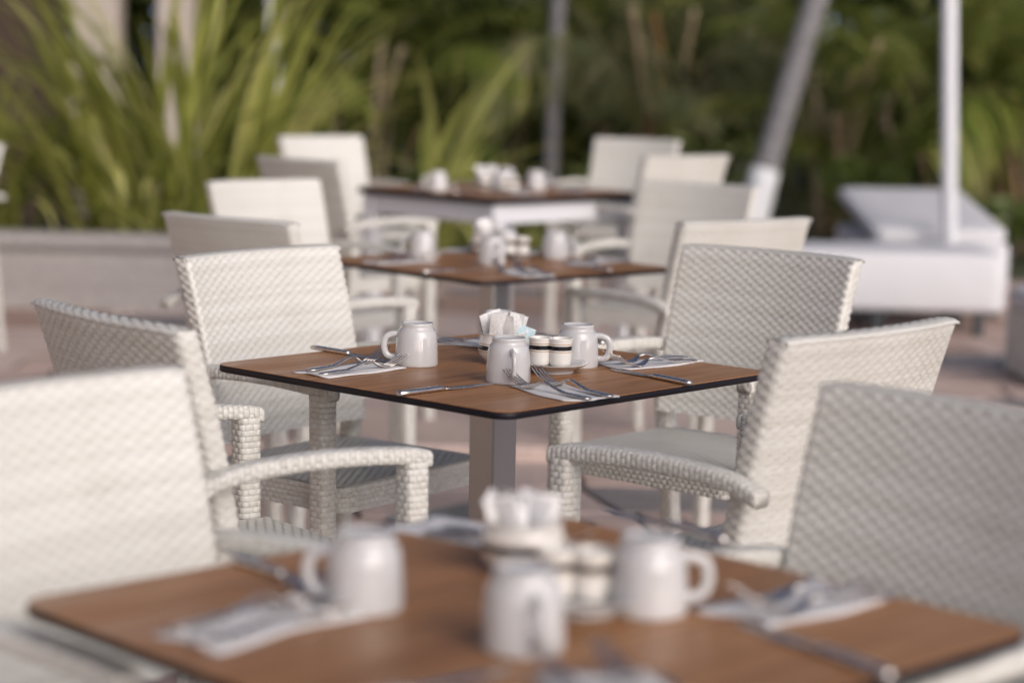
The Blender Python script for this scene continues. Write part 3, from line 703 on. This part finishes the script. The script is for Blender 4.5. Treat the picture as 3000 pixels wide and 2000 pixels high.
e = MB(); e.add(*box(-2.0, -1.90, 17.0, 17.1, -.06, 4.6, .01)); obj('post', e.mesh('post', False), bd, M['white'])
e = MB(); e.add(*box(-11, -1.6, 16.4, 22, 4.61, 4.8, .01)); obj('roof', e.mesh('roof', False), bd, M['brown_wall'])
tag(bd, 'dark brown building with pale pillars behind the planter', 'building')

# ------------------------------------------------------------------ palms, shrubs, hedge
def frond_mesh(L, arch, droop, nl, ll, lw, seed):
    r_ = random.Random(seed); mb = MB(); n = 14; x = z = 0.; a = R(78); pts = []
    for i in range(n):
        pts.append((x, 0, z)); a -= R(arch)/(n-1); x += L/(n-1)*math.cos(a); z += L/(n-1)*math.sin(a)
    P = np.array(pts); mb.add(*tube(P, np.linspace(.013, .003, n), None, 5, (0, 1, 0)))
    for k in range(nl):
        t = .16 + .84*k/(nl-1); q = t*(n-1); i = min(int(q), n-2); p = P[i]*(1-(q-i)) + P[i+1]*(q-i); d = P[i+1] - P[i]; d /= np.linalg.norm(d)
        l_ = ll*(.55 + .9*math.sin(math.pi*min(1, .12 + .86*t)))*r_.uniform(.85, 1.1)
        for s in (-1, 1):
            dr = np.array([d[0]*.75, s*.8, d[2]*.75 + .25]); dr /= np.linalg.norm(dr); sd = np.cross(dr, [0, 0, 1]); sd /= np.linalg.norm(sd)
            v = []
            for u, hw in ((0, .35), (.35, 1), (.7, .75), (1, .04)):
                c = p + dr*l_*u + np.array([0, 0, -droop*l_*u*u*r_.uniform(.8, 1.2)])
                v += [c - sd*lw*hw/2, c + sd*lw*hw/2]
            mb.add(v, np.array([(0, 1, 3, 2), (2, 3, 5, 4), (4, 5, 7, 6)]))
    return mb.mesh('frond')
FR = [frond_mesh(1.7, 95, .55, 30, .42, .030, 1), frond_mesh(1.9, 120, .8, 32, .45, .032, 2), frond_mesh(1.4, 70, .4, 26, .38, .028, 3)]
FG = [q.copy() for q in FR]
for q in FR: q.materials.append(M['palm'])
for q in FG: q.materials.append(M['palm_grey'])
def cane_mesh(h, bend, r0, seed):
    r_ = random.Random(seed); n = 15; p = [(bend*(i/(n-1))**2, 0, h*i/(n-1)) for i in range(n)]
    rad = [r0*(1.12 if i % 2 else .95)*(1 - .25*i/(n-1)) for i in range(n)]
    mb = MB(); mb.add(*tube(p, rad, None, 9, (0, 1, 0))); return mb.mesh('cane')
CN = [cane_mesh(1.15, .12, .034, 1), cane_mesh(1.5, .3, .038, 2), cane_mesh(.85, .2, .03, 3)]
for q in CN: q.materials.append(M['cane'])
def areca(x, y, label, seed, ncane, nfr, fr, s=1.0):
    r_ = random.Random(seed); g = obj('areca_palm', None, None, None, (x, y, -.06))
    for k in range(ncane):
        o = obj('cane', r_.choice(CN), g, None, (r_.uniform(-.4, .4)*s, r_.uniform(-.25, .25), 0), (0, 0, r_.uniform(0, 6.3))); q = r_.uniform(.8, 1.25)*s; o.scale = (s, s, q)
    for k in range(nfr):
        q = r_.uniform(.75, 1.25)*s
        obj('frond', r_.choice(fr), g, None, (r_.uniform(-.45, .45)*s, r_.uniform(-.3, .3), r_.uniform(.15, 1.25)*s), (R(r_.uniform(-12, 12)), R(r_.uniform(-15, 20)), r_.uniform(0, 6.3)), (q, q, q))
    return tag(g, label, 'palm', 'palms beyond the terrace')
areca(-1.25, 18.60, 'dark bushy palm beside the white post of the building', 1, 5, 16, FR)
areca(-.1, 20.34, 'bushy palm standing behind the arching strap-leaved plant', 2, 5, 14, FR)
areca(1.05, 18.85, 'grey-green bushy palm with drooping fronds right of the slim trunk', 3, 6, 20, FG, 1.05)
areca(1.75, 20.34, 'grey-green feathery palm behind the leaning trunk', 4, 6, 20, FG, 1.1)
areca(2.85, 17.61, 'green palm with pale bare canes beside the leaning trunk', 5, 9, 13, FR, 1.0)
areca(3.45, 16.12, 'green palm with straight pale canes behind the headrest of the daybed', 6, 10, 12, FR, .95)
areca(4.05, 16.37, 'palm with orange-brown canes behind the parasol pole', 7, 9, 13, FR, 1.0)
areca(4.9, 18.10, 'broad green palm at the far end of the planting beyond the daybeds', 8, 8, 16, FR, 1.1)
areca(5.6, 20.09, 'dense green palm in the back corner beyond the daybeds', 9, 6, 18, FR, 1.15)
def palm_tree(base, top, r0, white_h, label, seed):
    b0, t0 = Vector(base), Vector(top); g = obj('palm_tree', None, None, None, b0); n = 26
    d = t0 - b0; pts = [(d.x*(.85*t + .15*t*t), d.y*t, d.z*t) for t in np.linspace(0, 1, n)]
    rad = [r0*(1.35 - .35*min(1, t*6))*(1 - .2*t)*(1 + .035*(i % 2)) for i, t in enumerate(np.linspace(0, 1, n))]
    mb = MB(); mb.add(*tube(pts, rad, None, 14, (0, 1, 0))); tk = obj('trunk', mb, g, M['trunk'])
    if white_h:
        k = white_h/d.z; pw = [(d.x*(.85*t*k + .15*(t*k)**2), d.y*t*k, d.z*t*k) for t in np.linspace(0, 1, 8)]
        mb = MB(); mb.add(*tube(pw, [r0*1.40*(1 - .2*t) for t in np.linspace(0, 1, 8)], None, 16, (0, 1, 0))); obj('white_paint_band', mb, tk, M['white'])
    r_ = random.Random(seed)
    for k in range(13):
        obj('frond', FR[k % 3], g, None, d, (0, R(r_.uniform(-5, 35)), 2*math.pi*k/13 + r_.uniform(-.2, .2)), (1.3,)*3)
    return tag(g, label, 'palm tree', 'palms beyond the terrace')
b0 = along(2178, 662, 15.7); t0 = along(2415, 0, 15.7); d = (t0 - b0); b0.z = -.06
palm_tree(b0, b0 + Vector((d.x*2.4, .3, (t0.z + .06)*2.4)), .098, .62, 'leaning grey palm trunk with a whitewashed foot', 3)
b1 = along(1606, 640, 18.0); palm_tree((b1.x, b1.y, -.06), (b1.x + .10, b1.y, 4.3), .062, 0, 'slim upright grey palm trunk beyond the white-framed table', 4)
def leaf_cloud(mb, cen, rad, n, size, r_, flat=.6):
    c = np.array(cen); rad = np.array(rad)
    p = r_.standard_normal((n, 3)); p /= np.linalg.norm(p, axis=1)[:, None]; p = c + p*rad*(r_.random((n, 1))**.45)
    d = r_.standard_normal((n, 3)); d[:, 2] *= flat; d /= np.linalg.norm(d, axis=1)[:, None]
    e_ = np.cross(d, r_.standard_normal((n, 3))); e_ /= np.linalg.norm(e_, axis=1)[:, None]
    s = size*(.6 + .8*r_.random((n, 1)))
    v = np.stack([p - d*s, p + e_*s*.32, p + d*s, p - e_*s*.32], 1).reshape(-1, 3)
    f = np.arange(4*n).reshape(n, 4); mb.add(v, f)
def shrub(x, y, h, wd, label, seed, m_='shrub', n=700, size=.07):
    g = obj('shrub', None, None, None, (x, y, -.06)); r_ = np.random.default_rng(seed)
    st = MB()
    for k in range(7):
        a = 2*math.pi*k/7; st.add(*tube([(0, 0, 0), (.12*wd*math.cos(a), .12*wd*math.sin(a), h*.4), (.38*wd*math.cos(a), .38*wd*math.sin(a), h*.8)], [.014, .010, .004], None, 6, (.3, .2, .9)))
    obj('stem', st, g, M['trunk'])
    fo = MB()
    for k in range(9): leaf_cloud(fo, (r_.uniform(-.35, .35)*wd, r_.uniform(-.35, .35)*wd, h*r_.uniform(.4, .85)), (.25*wd, .25*wd, .22*h), n//9, size, r_)
    obj('foliage', fo.mesh('foliage', False), g, M[m_]); return tag(g, label, 'shrub', 'shrubs beyond the terrace')
shrub(-.55, 16.00, .75, .9, 'bright green shrub behind the arching strap-leaved plant', 1)
shrub(.75, 15.62, .65, .8, 'low green shrub to the right of the slim trunk', 2)
shrub(1.5, 16.62, .85, .9, 'dark green shrub between the two palm trunks', 3, 'hedge')
shrub(2.75, 16.00, .7, .9, 'yellow-green shrub at the foot of the bare palm canes', 4)
shrub(3.5, 15.00, .55, .8, 'low green shrub behind the daybed with the raised headrest', 5)
shrub(4.35, 14.88, .75, 1.0, 'rounded green shrub behind the parasol, past the daybeds', 6)
hd = MB(); r_ = np.random.default_rng(77)
for k in range(300):
    x = r_.uniform(-10, 11); z = r_.uniform(.1, 5.2); y = 23.0 + .5*math.sin(x*1.1) + r_.uniform(-.5, .5)
    leaf_cloud(hd, (x, y, z), (.75, .55, .6), 170, .15, r_)
for k in range(210):
    x = r_.uniform(-12, 13); z = r_.uniform(.2, 6.0)
    leaf_cloud(hd, (x, 25.6 + r_.uniform(-.4, .4), z), (1.0, .5, .9), 150, .22, r_)
hg = obj('hedge', hd.mesh('hedge', False), None, M['hedge'])
tag(hg, 'tall dark green mass of foliage closing off the garden', 'hedge', kind='stuff')
bpy.context.view_layer.update()
